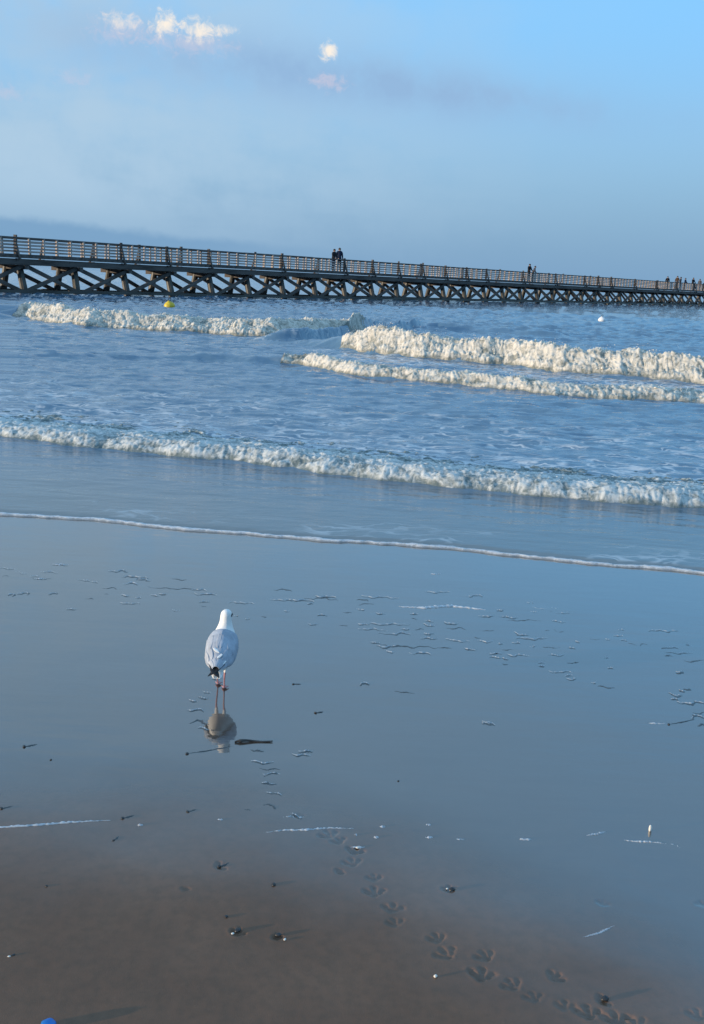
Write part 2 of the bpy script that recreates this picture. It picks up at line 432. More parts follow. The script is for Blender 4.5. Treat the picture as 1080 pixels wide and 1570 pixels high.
# --- foam of the breakers
def spray(name, pts, sizes, mat, parent):
    bm = bmesh.new(); bmesh.ops.create_icosphere(bm, subdivisions=1, radius=1)
    bv = np.array([v.co[:] for v in bm.verts]); bf = np.array([[v.index for v in f.verts] for f in bm.faces]); bm.free()
    n = len(pts)
    V = (bv[None] * np.asarray(sizes)[:, None, :] + np.asarray(pts)[:, None, :]).reshape(-1, 3)
    F = (bf[None] + (np.arange(n) * len(bv))[:, None, None]).reshape(-1, 3)
    o = from_arrays(name, V, F, mat, True, {'thick': np.ones(len(V)) * 1.2}, parent); o['kind'] = 'stuff'
    return o
def foam_mesh(k, name, label, u0, u1, du, dv, mat, lump, lumps, front, seedling, group, gfoam, net=0.0, nspray=900, ssz=.02):
    us = np.arange(u0, u1, du); vs = np.arange(-k.off * .45 - .05, k.off + k.back, dv)
    uu, rr = np.meshgrid(us, vs)
    vv = toe_v(k, uu) + rr
    base = surface(uu, vv)
    on = np.interp(uu, k.fu, k.fa)
    gate = sstep(on, *gfoam)
    # window across the wave
    W = sstep(rr, -.05 - .06 * k.off, .10 * k.off + .03) * (1 - sstep(rr, k.off * .95 + k.back * .1, k.off + k.back))
    n1 = fbm(uu * front, vv * front * 1.4, 4, k.seed + 20)
    n2 = fbm(uu * lumps + .3 * n1, vv * lumps * .8, 4, k.seed + 30, .6, True)
    n3 = fbm(uu * lumps * 3.6 + 1.1 * n1 + .8 * rr, rr * lumps * 1.1, 4, k.seed + 40, .65, True)
    T = k.thick * (1.7 * W + 1.0 * n1 + .55 * fbm(uu * front * 6, vv * front * 9, 4, k.seed + 90, .65) * (1 - .5 * W) - .62 - 1.6 * (1 - gate))
    if net:
        ridge = 1 - np.abs(fbm(uu * lumps * .8 + .5 * n1, vv * lumps * .9 + .4 * n1, 3, k.seed + 60)) * 3.4
        T = T + net * k.thick * (ridge - .45) * sstep(rr, 0, k.off + k.back * .8)
    pos = sstep(T, -.1 * k.thick, .7 * k.thick)
    z = base + T + pos * (lump * .55 * n2 + lump * .60 * n3)
    # the tumbling front leans forward, in rounded fingers
    fing = fbm(uu * lumps * .55, rr * lumps * .2 + 4, 3, k.seed + 50)
    lean = pos * (np.clip(fing, -.4, 1) * .16 * k.off + n2 * lump * .5) * sstep(-rr, -k.off * 1.1, 0)
    z = z - .12 * k.thick
    keep = (z > base - .025)
    x, y = xy(uu, vv - lean)
    V = np.stack([x, y, z], -1).reshape(-1, 3)
    F = grid_faces(*uu.shape, keep)
    th = np.clip(T / k.thick, 0, 1) * .7 + .3 * sstep(n2, -.3, .6)  # hollows between lumps get a lower value, painting their shade grey
    V, F, at = compact(V, F, {'thick': th})
    root = from_arrays(name, V, F, mat, True, at)
    tag(root, label, 'wave', group)
    # droplets and froth thrown up along the crest
    rng = np.random.default_rng(k.seed)
    su = rng.uniform(u0, u1, nspray); sr = k.off * rng.normal(.85, .35, nspray)
    clump = fbm(su * 2.2, su * 0, 3, k.seed + 77)
    ok = (np.interp(su, k.fu, k.fa) > gfoam[0] + .6 * (gfoam[1] - gfoam[0])) & (clump + rng.uniform(-.3, .3, nspray) > 0)
    su, sr = su[ok], sr[ok]
    sv = toe_v(k, su) + sr
    sz = surface(su, sv) + k.thick * .7 + rng.exponential(k.A * .06 + .008, len(su)) * (1 + np.clip(clump[ok], 0, 1))
    px, py = xy(su, sv); s = ssz * rng.lognormal(-.3, .45, len(su))
    s3 = np.stack([s * rng.uniform(.7, 1.5, len(s)), s, s * rng.uniform(.6, 1.1, len(s))], -1)
    spray('spray', np.stack([px, py, sz], -1), s3, mat, root)
    return root
ur = lambda px, py: to_uv(hit(px, py, SEA))[0]
G = 'waves breaking towards the beach'
foam_mesh(B1, 'breaking_wave', 'low foaming wave closest to the beach, spilling right across the picture', ur(-300, 650), ur(1450, 800), .011, .013, FOAM_NEAR, .026, 5.5, 2.2, 0, G, (.2, .6), net=.85, nspray=2200, ssz=.003)
foam_mesh(B2, 'breaking_wave', 'small white breaker rolling just in front of the tall right one', ur(430, 560), ur(1350, 640), .018, .018, FOAM_FAR, .055, 4.0, 1.6, 0, G, (.88, .97) if False else (.60, .72), net=.5, nspray=3000, ssz=.0055)
foam_mesh(B3, 'breaking_wave', 'tallest creamy white breaker, right half of the sea, curling at its left end', ur(520, 538), ur(1350, 620), .019, .016, FOAM_FAR, .085, 2.8, 1.1, 0, G, (.35, .95), net=.5, nspray=4500, ssz=.0075)
foam_mesh(B4, 'breaking_wave', 'sunlit white breaker on the left below the yellow buoy and pier', ur(-10, 490), ur(640, 520), .021, .018, FOAM_FAR, .085, 2.6, 1.0, 0, G, (.45, .78), net=.6, nspray=4500, ssz=.0075)

# --- foam rope on the leading edge of the swash
def foam_edge():
    us = np.arange(ur(-700, 760), ur(1700, 940), .012); ws = np.linspace(-.045, .06, 16)
    uu, ww = np.meshgrid(us, ws)
    wd = .026 + .024 * fbm(uu * 2.1, uu * 0, 4, 5, .6)
    vv = edge_v(uu) + ww
    n = fbm(uu * 14, ww * 30, 3, 6, .6, True)
    wd = np.maximum(wd, .008)
    h = np.sqrt(np.clip(1 - ((ww - .01 - .008 * fbm(uu * 9, ww * 9, 2, 4)) / wd) ** 2, 0, 1)) * (.015 + .006 * fbm(uu * 3, uu * 0, 3, 8)) * (1 + .35 * n)
    z = np.where(h > 0, ground_z(vv) + h, ground_z(vv) - .003)
    x, y = xy(uu, vv)
    o = from_arrays('foam_line', np.stack([x, y, z], -1).reshape(-1, 3), grid_faces(*uu.shape), FOAM_EDGE, True, {'thick': sstep(h, .004, .014)})
    tag(o, 'thin white foam line along the leading edge of the shallow water', 'foam')
foam_edge()

# ------------------------------------------------------------------ ground
rsp = random.Random(5)
PR = []      # prints: u, v, angle, size, depth
def add_print(px, py, ang=0.0, s=1.0, d=1.0):
    u, v = to_uv(hit_ground(px, py)); PR.append((u, v, ang + rsp.uniform(-.35, .35), s * rsp.uniform(.58, .85), d * rsp.uniform(.6, 1.15)))
for a in [(505, 1281, .5, 1.1, .9), (520, 1290, .3, .8, .8), (545, 1305, .25, 1, 1.2), (541, 1323, .35, .95, 1), (521, 1337, -.5, .5, 1.1), (575, 1347, .3, 1, 1), (575, 1368, .4, 1, 1),
          (603, 1393, .25, 1, 1.1), (607, 1415, .4, 1, 1.1), (671, 1439, .2, 1, 1.2), (685, 1462, .4, 1.05, 1), (745, 1466, .3, 1, .9), (740, 1495, .2, 1.1, 1.2), (787, 1510, .4, .9, 1),
          (820, 1530, .5, 1, .7), (853, 1498, -.3, .9, 1.1), (868, 1543, .4, .8, .7), (903, 1553, .3, 1.1, 1.1), (945, 1562, .3, 1.2, 1.2), (925, 1534, -.6, .6, 1.3), (975, 1569, .2, 1, 1),
          (690, 1364, .1, .7, 1.5), (925, 1386, .1, .7, .8), (1078, 1387, .1, .7, .8), (1072, 1557, -.2, .8, 1), (338, 1329, -.6, .7, 1.0), (365, 1430, .2, .6, 1.2), (428, 1436, .3, .6, 1.1), (285, 1364, .2, .4, .7),
          (12, 1465, .1, .5, 1.1), (458, 1253, .3, .7, .6), (1010, 1600, .3, 1, 1), (1050, 1640, .3, 1, 1), (1090, 1660, .3, 1, 1)]:
    add_print(*a)
PITS = []    # pebble scours: u, v
def prints_height(u, v):
    h = np.zeros_like(u)
    for (pu, pv, ang, s, d) in PR:
        m = (np.abs(u - pu) < .09) & (np.abs(v - pv) < .08)
        if not m.any(): continue
        x = u[m] - pu; y = v[m] - pv
        hh = np.zeros_like(x)
        fw = ang
        tot = 1e9
        for da in (-.62, 0, .62):
            a = math.pi / 2 + fw + da * 1.25
            L = .046 * s * (1.1 if da == 0 else 1)
            dx, dy = math.cos(a), math.sin(a)
            ox, oy = -.5 * L * math.cos(math.pi / 2 + fw), -.5 * L * math.sin(math.pi / 2 + fw)
            t = np.clip((x - ox) * dx + (y - oy) * dy, .006, L)
            q = np.hypot(x - ox - dx * t, y - oy - dy * t)
            wdt = (.0055 + .0035 * t / L) * (.6 + .4 * s)
            hh = np.minimum(hh, -.0045 * d * np.exp(-(q / wdt) ** 2))
            hh = hh + .0006 * d * np.exp(-((q - .014) / .006) ** 2)
        h[m] += hh * (1 + .9 * perlin(x * 55 + pu * 40, y * 80 + pv * 31, 3))
    return h
# beach ends of pebble trails etc. come below; sand grid
gcols = fan_cols(.50, 640, 60, 34)
gr = [-V0 - 60, -V0 - 30, -V0 - 12, -V0 - 5, -V0 - 2, -V0 - .5, -V0 + .4, -V0 + .9, -V0 + 1.3]
while gr[-1] < -V0 + 1.55: gr.append(gr[-1] + .03)
while gr[-1] < 1.2: 
    d_ = gr[-1] + V0; gr.append(gr[-1] + max(.0030, .0021 * (d_ * d_ / 1.7) ** .72 ))
while gr[-1] < 14: gr.append(gr[-1] * 1.25)
gr = np.array(gr)
a_, r_ = np.meshgrid(gcols, gr)
U = a_ * np.maximum(r_ + V0, 1.5)
Zg = ground_z(r_) + .0035 * fbm(U * .8, r_ * .8, 3, 44) * sstep(-r_, -1, 1.5) * (np.abs(U) < 40)
Zg = Zg + .0007 * fbm(U * 9, r_ * 9, 3, 45) * sstep(-r_, 2.9, 4.0)
Zg = Zg + prints_height(U, r_)
X, Y = xy(U, r_)
# edge of the standing film of water: from lower left to the right bottom
ue, ve = [], []
for px, py in [(-900, 1180), (-300, 1250), (0, 1290), (200, 1300), (400, 1322), (600, 1370), (800, 1460), (950, 1530), (1080, 1600), (1300, 1750)]:
    q = to_uv(hit_ground(px, py)); ue.append(q[0]); ve.append(q[1])
i = np.argsort(ue); ue = np.array(ue)[i]; ve = np.array(ve)[i]
lim = np.interp(U, ue, ve)
wet = sstep(r_ - lim + .20 * fbm(U * 1.5, r_ * 2.5, 4, 61), -.42, .70)
sand = from_arrays('sand', np.stack([X, Y, Zg], -1).reshape(-1, 3), grid_faces(*U.shape), SAND, True, {'wet': wet})
tag(sand, 'wet brown beach sand under a mirror film of water, with bird tracks', kind='structure')

# ------------------------------------------------------------------ ripples, foam strings, flecks
RIP = principled('film_water', (0.05, 0.055, 0.055), .08, 0, .6)
def ridge(pts, wid, hgt, n=14, seed=0, taper=True, zoff=-.0005, jit=.3, mean=0.0):
    """low rounded ridge lying on the sand along world points"""
    P = [Vector(p) for p in pts]; out = []; m = 7
    L = [0]
    for a, b in zip(P, P[1:]): L.append(L[-1] + (b - a).length)
    rs = random.Random(seed)
    for i in range(n + 1):
        t = i / n; s = t * L[-1]
        j = max(k for k in range(len(L)) if L[k] <= s + 1e-9); j = min(j, len(P) - 2)
        f = (s - L[j]) / max(1e-9, L[j + 1] - L[j]); c = P[j].lerp(P[j + 1], f); d = (P[j + 1] - P[j]).normalized()
        nrm = Vector((-d.y, d.x, 0)).normalized()
        tp = math.sin(math.pi * min(1, max(0, .06 + .88 * t))) ** .9 if taper else 1
        wv = 1 + jit * (rs.random() - .5) * 2
        c = c + nrm * wid * (.35 * (rs.random() - .5) + mean * math.sin(s * 55 + seed) + mean * .6 * math.sin(s * 118 + 2.3 * seed))
        for q in range(m):
            x = -1 + 2 * q / (m - 1)
            out.append(c + nrm * (x * wid * .5 * tp * wv) + Vector((0, 0, zoff + hgt * tp * wv * (1 - x * x))))
    V = np.array([p[:] for p in out]); F = grid_faces(n + 1, m)
    return V, F
def gnd(px, py): 
    p = hit_ground(px, py); return p
def join_ridges(name, specs, mat, parent=None):
    Vl, Fl, o = [], [], 0
    for V, F in specs: Vl.append(V); Fl.append(F + o); o += len(V)
    return from_arrays(name, np.concatenate(Vl), np.concatenate(Fl), mat, True, {'thick': np.ones(o)}, parent)
WISP = principled('bubble_highlight', (.42, .45, .47), .4)
rs = random.Random(3)
dash = []
z2 = [(34,202,30),(85,194,90),(265,177,60),(375,192,50),(40,214,40),(30,230,18),(85,243,25),(190,245,18),(190,258,14),(60,292,80),(100,275,130),(165,290,20),(205,292,20),(235,266,20),(235,278,30),(305,272,35),(320,288,50),(235,305,20),
      (235,318,40),(130,307,80),(170,340,150),(70,332,22),(118,360,24),(210,366,55),(285,347,28),(325,326,60),(360,352,24),(410,328,38),(415,292,46),(415,250,38),(455,233,20),(480,253,48),(530,264,90),(520,305,40),(505,335,22),
      (455,335,14),(475,354,22),(440,365,26),(440,378,30),(468,382,14),(470,396,12),(510,372,60),(555,345,20),(550,320,85),(610,348,58),(625,370,50),(675,352,20),(690,330,14),(680,390,28),(580,395,20),(582,405,14),(635,268,40),(635,293,34),
      (640,423,62),(665,434,24),(675,443,30),(612,238,120),(600,230,90),(548,214,22),(560,238,26),(745,320,30),(783,321,12),(828,294,24),(820,316,28),(880,336,70),(835,327,20),(950,296,100),(980,350,60),(960,350,24),(1000,365,72),(970,372,18),
      (1030,340,14),(1050,388,46),(1005,420,14),(780,381,16),(742,456,14),(780,469,44),(990,491,30),(1040,515,66),(990,505,20),(1065,545,30),(1060,562,34),(795,413,14),(1010,480,14),(600,295,12),(382,314,10),(1025,470,10),(36,461,22),(160,482,44),
      (420,582,30),(110,345,60),(650,240,60),(1068,585,20),(35,276,40)]
for x, y, L in z2:
    px, py, l = 540 + x / 2, 820 + y / 2, L / 2 * 1.25 + 2
    c = rs.uniform(-2.2, 2.2) * min(1, l / 15); sl_ = rs.uniform(.0, .11)
    dash.append([(px - l / 2, py - sl_ * l / 2), (px - l / 6, py + c * .6), (px + l / 5, py + c), (px + l / 2, py + sl_ * l / 2)])
z1 = [(20,66,50),(70,77,40),(125,94,50),(105,90,30),(150,75,50),(185,52,40),(15,87,24),(260,102,34),(290,108,18),(360,73,44),(335,125,36),(400,113,34),(415,90,60),(440,100,34),(550,95,34),(610,132,34),(635,142,60),(625,166,30),(625,178,20),
      (500,143,18),(475,147,20),(385,148,22),(275,157,18),(220,188,20),(68,143,26),(158,143,14),(325,143,12),(400,172,56),(425,155,16),(540,192,18),(868,128,44),(740,171,70),(865,163,60),(920,160,70),(985,155,80),(1000,150,50),(950,172,12),(985,210,20),
      (1065,200,22),(725,212,12),(810,215,10),(960,234,24),(1055,236,22),(880,195,14),(760,220,14),(35,148,12)]
for x, y, L in z1:
    px, py, l = x / 2, 840 + y / 2, L / 2 * 1.25 + 2
    c = rs.uniform(-2, 2) * min(1, l / 15)
    dash.append([(px - l / 2, py), (px - l / 6, py + c * .6), (px + l / 5, py + c), (px + l / 2, py + .06 * l)])
dash.append([(225, 900), (250, 902), (280, 903), (300, 903), (312, 905)])
# ripples spreading from the gull's feet and from its track
for px, py, l in [(318, 1062, 14), (312, 1070, 18), (300, 1090, 26), (306, 1108, 30), (312, 1119, 18), (296, 1076, 16), (402, 1169, 34), (414, 1179, 34), (416, 1187, 28), (411, 1204, 30), (421, 1219, 32), (418, 1237, 36), (458, 1252, 30), (462, 1158, 30), (470, 1152, 22),
                  (381, 1242, 16), (440, 1256, 20), (1035, 1300, 24), (748, 1110, 18), (395, 1150, 22), (330, 1042, 10)]:
    dash.append([(px - l / 2, py - 1), (px, py + rs.uniform(-.6, .8)), (px + l / 2, py + .08 * l)])
specs = [ridge([gnd(*p) for p in d], rs.uniform(.010, .022), rs.uniform(.0012, .0026), 20, i, mean=.6) for i, d in enumerate(dash)]
o = join_ridges('ripples', specs, RIP); tag(o, 'short wrinkles of draining water scattered over the glossy wet sand', kind='stuff')
# whitish bubbles on some of them, doubling as a painted highlight above each wrinkle
bub = []
for i, d in enumerate(dash):
    l = abs(d[-1][0] - d[0][0])
    if l > 9 and i % 4:
        bub.append(ridge([gnd(p[0], p[1] - 1.8) for p in d], .008, .0022, 22, i, jit=.8, mean=1.0))
o = join_ridges('highlight_wisps', bub, WISP); tag(o, 'faint whitish wisps, bubbles and painted highlight, along the wrinkles of the water film', kind='stuff')

def string(pts, label, wid=.008, seed=1, hgt=.005, grp='foam strings stranded on the wet sand'):
    o = join_ridges('foam_string', [ridge([gnd(*p) for p in pts], wid, hgt, 60, seed, jit=.35)], FOAM_EDGE)
    tag(o, label, 'foam', grp); return o
string([(-40, 1272), (0, 1269), (50, 1266), (100, 1262), (140, 1259), (170, 1258)], 'long thin white foam string at the left edge of the sand', .010, 4)
string([(400, 1278), (430, 1274), (470, 1273), (510, 1270), (546, 1271)], 'thin white foam string above the start of the bird tracks', .010, 5)
string([(898, 1282), (912, 1280), (922, 1278), (930, 1275)], 'short kinked foam string left of the upright white shell', .010, 6)
string([(950, 1288), (975, 1291), (1000, 1292), (1028, 1295)], 'faint foam string lying just below the upright white shell', .008, 7)
string([(612, 930), (650, 932), (690, 929), (720, 932), (745, 935)], 'pale foam string among the water wrinkles right of the gull', .028, 8, .008)
string([(895, 1437), (920, 1430), (945, 1418)], 'faint diagonal scratch of foam low on the right side', .007, 9, .0015)
fl = []
for px, py, l in [(587, 1268, 10), (577, 1284, 9), (657, 1265, 9), (658, 1284, 12), (706, 1287, 14), (805, 1287, 20), (215, 1265, 10), (338, 1257, 10), (549, 1299, 22), (546, 1280, 5), (1008, 1109, 26), (92, 866, 16), (62, 887, 20), (668, 880, 18)]:
    fl.append(ridge([gnd(px - l / 2, py), gnd(px, py + .5), gnd(px + l / 2, py)], .012, .004, 12, int(px), jit=.5))
o = join_ridges('foam_flecks', fl, FOAM_EDGE); tag(o, 'small white foam flecks scattered on the wet sand', kind='stuff')

# ------------------------------------------------------------------ beach debris
PEB = principled('dark_pebble', (.035, .033, .032), .35, 0, .5, (60, .5, .002), .35, 60)
SHELL = principled('shell_white', (.74, .70, .62), .35, 0, .5, (80, .3, .002), .1, 60)
RAZOR = principled('razor_shell', (.030, .026, .022), .4, 0, .5, (90, .4, .001), .5, 50)
BLUE = principled('blue_plastic', (.01, .16, .52), .25, 0, .6, (60, .3, .002), .2, 30)
def blob_obj(name, loc, sx_, sy_, sz_, mat, seed=0, rz=0.0, sub=2, rough=.2, parent=None):
    bm = bmesh.new(); bmesh.ops.create_icosphere(bm, subdivisions=sub, radius=1)
    for v in bm.verts:
        n = float(perlin(np.array([v.co.x * 1.3 + seed * 3.1]), np.array([v.co.y * 1.3 + v.co.z * .9 + seed]), seed)[0])
        v.co *= 1 + rough * n
        v.co.x *= sx_; v.co.y *= sy_; v.co.z *= sz_
    me = bpy.data.meshes.new(name); bm.to_mesh(me); bm.free()
    for p in me.polygons: p.use_smooth = True
    me.materials.append(mat)
    o = link(name, me, parent); o.location = loc; o.rotation_euler = (0, 0, rz)
    return o
def pebble(px, py, s, label, mat=None, tail=None, seed=1, flat=.4):
    s *= .78; p = gnd(px, py)
    o = blob_obj('pebble' if mat is None else 'shell', (p.x, p.y, p.z + s * flat * .5), s, s * .72, s * flat, mat or PEB, seed, rs.uniform(0, 3))
    tag(o, label, 'pebble' if mat is None else 'shell', 'dark pebbles on the wet sand' if mat is None else 'pale shells on the sand')
    if tail:
        V_, F_ = ridge([gnd(px, py), gnd(px + tail[0] * .5, py + tail[1] * .45), gnd(px + tail[0], py + tail[1])], .010, .0025, 14, seed)
        t = join_ridges('scour', [(V_, F_)], RIP)
        t.parent = o; t.matrix_parent_inverse = Matrix.Translation(-Vector(o.location)) if False else o.matrix_basis.inverted()
    return o
pebble(37, 1145, .011, 'dark pebble with a short wake high on the left sand', None, (20, -4), 1)
pebble(78, 1165, .006, 'tiny dark pebble below the left pebble with the short wake', None, None, 2)
pebble(188, 1255, .010, 'dark pebble at the right end of the left foam string', None, (18, -5), 3)
pebble(288, 1245, .009, 'dark pebble between the left foam string and the middle one', None, (14, -4), 4)
pebble(287, 1156, .011, 'dark pebble with a long wake left of the razor shell', None, (70, -12), 5)
pebble(450, 1049, .008, 'dark pebble highest up, right of the gull legs', None, (12, 0), 6)
pebble(484, 1093, .009, 'dark pebble right of the gull reflection', None, (12, -2), 7)
pebble(2, 1240, .010, 'dark pebble cut by the left picture edge', None, (18, -4), 8)
pebble(611, 1198, .007, 'lone small pebble in the middle of the mirror sand', None, None, 9)
pebble(1026, 1111, .010, 'dark pebble with a long wake near the right edge', None, (40, -8), 10)
pebble(420, 1357, .011, 'dark pebble on brown sand below the middle foam string', None, None, 12)
pebble(347, 1406, .009, 'dark pebble just above the pair of pale chips, low left', None, None, 13)
pebble(365, 1427, .013, 'dark pebble beside a pale chip, lower left', None, None, 14)
pebble(427, 1434, .012, 'dark pebble lying right of the pebble with the pale chip', None, None, 15)
pebble(693, 1365, .014, 'largest dark pebble, alone right of the bird tracks', None, None, 16, .5)
pebble(71, 1359, .007, 'tiny dark pebble alone on the left brown sand', None, None, 17)
pebble(928, 1533, .014, 'dark upright pebble at the end of the bird tracks', None, None, 18, .6)
pebble(336, 1329, .009, 'dark pebble at the tip of a forked mark', None, (18, -7), 19)
pebble(20, 1465, .007, 'dark pebble at the far lower left edge', None, None, 20)
pebble(174, 1289, .006, 'tiny pebble under the right end of the left foam string', None, (8, -7), 21)
pebble(357, 1432, .006, 'pale shell chip left of the dark pebble, lower left', SHELL, None, 31)
pebble(437, 1441, .006, 'pale shell chip right below the dark pebble', SHELL, None, 32)
pebble(668, 1498, .007, 'bright white shell chip beside the bird tracks, low middle', SHELL, None, 33, .8)
pebble(14, 1467, .005, 'pale shell chip at the far lower left edge', SHELL, None, 34)
pebble(686, 1363, .005, 'white shell chip against the largest dark pebble', SHELL, None, 35)
pebble(549, 1300, .010, 'flat white shell in a bird print under the middle foam string', SHELL, None, 36, .3)
# upright white shell
p = gnd(997, 1275)
o = blob_obj('shell', (p.x, p.y, p.z + .011), .0055, .0045, .013, SHELL, 41, .2, 3, .12)
tag(o, 'small bright white shell standing upright on the right side', 'shell', 'pale shells on the sand')
# blue plastic at the bottom edge
p = gnd(74, 1574)
o = blob_obj('plastic_toy', (p.x, p.y, p.z + .005), .018, .015, .011, BLUE, 4, .4, 3, .12)
tag(o, 'shiny rounded blue plastic piece at the bottom left edge', 'plastic toy')
# razor shell: long tapering valve, thicker at the left end
def razor():
    a, b = gnd(360, 1139), gnd(418, 1137); L = (b - a).length; n = 22; V = []
    for i in range(n + 1):
        t = i / n; 
        wv = .0085 * (math.sin(math.pi * min(1, t * .52 + .02)) if t < .12 else 1) * (1 - .72 * t) * (.75 + .25 * math.sin(t * 9 + 1)) + .0015
        if t < .08: wv *= .45 + t * 7
        hh = .011 * (1 - .6 * t) * (.6 + .4 * math.sin(min(1, t * 6) * math.pi / 2))
        for q in range(8):
            an = 2 * math.pi * q / 8
            V.append(((t - .5) * L, math.cos(an) * wv + .004 * math.sin(t * 5), hh * .5 + math.sin(an) * hh * .55 + .002 * math.sin(t * 7)))
    F = []
    for i in range(n):
        for q in range(8): F.append((i * 8 + q, i * 8 + (q + 1) % 8, (i + 1) * 8 + (q + 1) % 8, (i + 1) * 8 + q))
    o = from_arrays('razor_shell', V, F, RAZOR)
    c = (a + b) / 2; o.location = c; o.rotation_euler = (0, 0, math.atan2(b.y - a.y, b.x - a.x))
    tag(o, 'long dark razor shell lying on wet sand right of the gull reflection', 'shell')
razor()

# ------------------------------------------------------------------ pier
TIM = principled('weathered_timber', (.085, .075, .068), .75, 0, .3, (9, .5, .01), .45, 3)  # base lightened to carry the haze over the pier
TIMD = principled('wet_timber', (.050, .050, .044), .5, 0, .4, (9, .5, .01), .5, 3)
RAIL = principled('rail_timber', (.38, .33, .295), .7, 0, .3, (20, .4, .005), .4, 5)
DECKM = principled('deck_timber', (.14, .11, .09), .75, 0, .3, (12, .4, .005), .35, 4)
VP = (ray(1723, 481)); VP.z = 0; VP.normalize()
PS = hit(0, 449, SEA)
PANG = math.atan2(VP.y, VP.x)
pier = empty('pier', (PS.x, PS.y, SEA), PANG)
tag(pier, 'long dark timber pier on braced piles crossing the whole horizon', 'pier')
# heights above the sea
d0 = Vector((PS.x, PS.y, 0)).length
RT, DT, DB = 3.12, 2.22, 1.62
BAY = 3.75; HW = 1.25; NB0, NB1 = -5, 50
def beam_mesh(name, w_, h_, mat, L=1.0, bevel=.0):
    # unit-length beam along +X, centred in y,z
    me = bpy.data.meshes.new(name); bm = bmesh.new(); bmesh.ops.create_cube(bm, size=1)
    for v in bm.verts: v.co = Vector(((v.co.x + .5) * L, v.co.y * w_, v.co.z * h_))
    if bevel: bmesh.ops.bevel(bm, geom=bm.edges[:], offset=bevel, segments=1, affect='EDGES')
    bm.to_mesh(me); bm.free(); me.materials.append(mat); return me
def place_beam(name, me, a, b, parent, L=1.0):
    a = Vector(a); b = Vector(b); d = b - a; o = link(name, me, parent)
    o.location = a; q = d.to_track_quat('X', 'Z'); o.rotation_mode = 'QUATERNION'; o.rotation_quaternion = q; o.scale = (d.length / L, 1, 1)
    return o
def cyl_mesh(name, r0, r1, mat, n=10):
    me = bpy.data.meshes.new(name); bm = bmesh.new()
    bmesh.ops.create_cone(bm, cap_ends=True, segments=n, radius1=r0, radius2=r1, depth=1)
    for v in bm.verts: v.co = Vector((v.co.z + .5, v.co.x, v.co.y))
    bm.to_mesh(me); bm.free(); me.materials.append(mat); return me
pile_m = cyl_mesh('pile', .23, .20, TIMD); brace_m = beam_mesh('brace', .12, .22, TIM)
cap_m = beam_mesh('cross_beam', .26, .24, TIM); gird_m = beam_mesh('girder', .18, .34, TIM); deck_m = beam_mesh('deck', 1, .10, DECKM)
post_m = beam_mesh('rail_post', .10, .10, RAIL); tall_m = beam_mesh('tall_post', .15, .15, TIM); bar_m = beam_mesh('rail', .05, .075, RAIL); top_m = beam_mesh('top_rail', .13, .075, TIM)
shade_m = beam_mesh('waterline_shade', .14, .18, TIMD); strut_m = beam_mesh('strut', .10, .10, TIM)
for me_, nm in ((pile_m, 'pile'),):
    for p_ in me_.polygons: p_.use_smooth = False
rp = random.Random(12)
for i in range(NB0, NB1):
    s = i * BAY + .9
    j = lambda a=.05: rp.uniform(-a, a)
    # two raking piles of the bent, one on each side, with a cross beam
    for sgn in (-1, 1):
        place_beam('pile', pile_m, (s + j(.12), sgn * 1.25 + j(), -.8), (s + j(), sgn * .62, DB - .02), pier)
    place_beam('cross_beam', cap_m, (s, -1.4, DB - .12), (s, 1.4, DB - .12), pier)
    a, b = s + .12, s + BAY - .12
    for sgn in (-1, 1):
        y0 = sgn * .98
        place_beam('brace', brace_m, (a, y0, DB - .05 + j()), (b + j(.1), sgn * 1.14, .12 + j()), pier)
        if sgn < 0: place_beam('brace', brace_m, (a + j(.1), sgn * 1.16, .12 + j()), (b, y0 + sgn * .13, DB - .05 + j()), pier)
for i in range(NB0, NB1, 2):
    s = i * BAY
    L = BAY * 2 - .01
    for sgn in (-1, 1):
        place_beam('girder', gird_m, (s, sgn * (HW + .1), DB + .17 + .005), (s + L, sgn * (HW + .1), DB + .175), pier)
        place_beam('waterline_shade', shade_m, (s, sgn * 1.34, .16), (s + L, sgn * 1.34, .16 + rp.uniform(-.05, .05)), pier)  # dark strip stands in for wet, shade and reflection along the waterline
        yr = sgn * (HW + .02)
        place_beam('top_rail', top_m, (s, yr, RT), (s + L, yr, RT + rp.uniform(-.015, .015)), pier)
        for z in (.16, .34, .52, .70):
            place_beam('rail', bar_m, (s, yr - sgn * .06, DT + z), (s + L, yr - sgn * .06, DT + z + rp.uniform(-.01, .01)), pier)
dk = beam_mesh('deck', 2 * HW + .5, .12, DECKM, BAY)
for i in range(NB0, NB1):
    o = link('deck', dk, pier); o.location = (i * BAY, 0, DT - .06); o.scale = (.998, 1, 1)
fas = beam_mesh('edge_board', .06, .20, TIM, BAY * 2)
for i in range(NB0, NB1, 2):
    for sgn in (-1, 1):
        o = link('edge_board', fas, pier); o.location = (i * BAY, sgn * (HW + .285), DT - .10); o.scale = (.998, 1, 1)
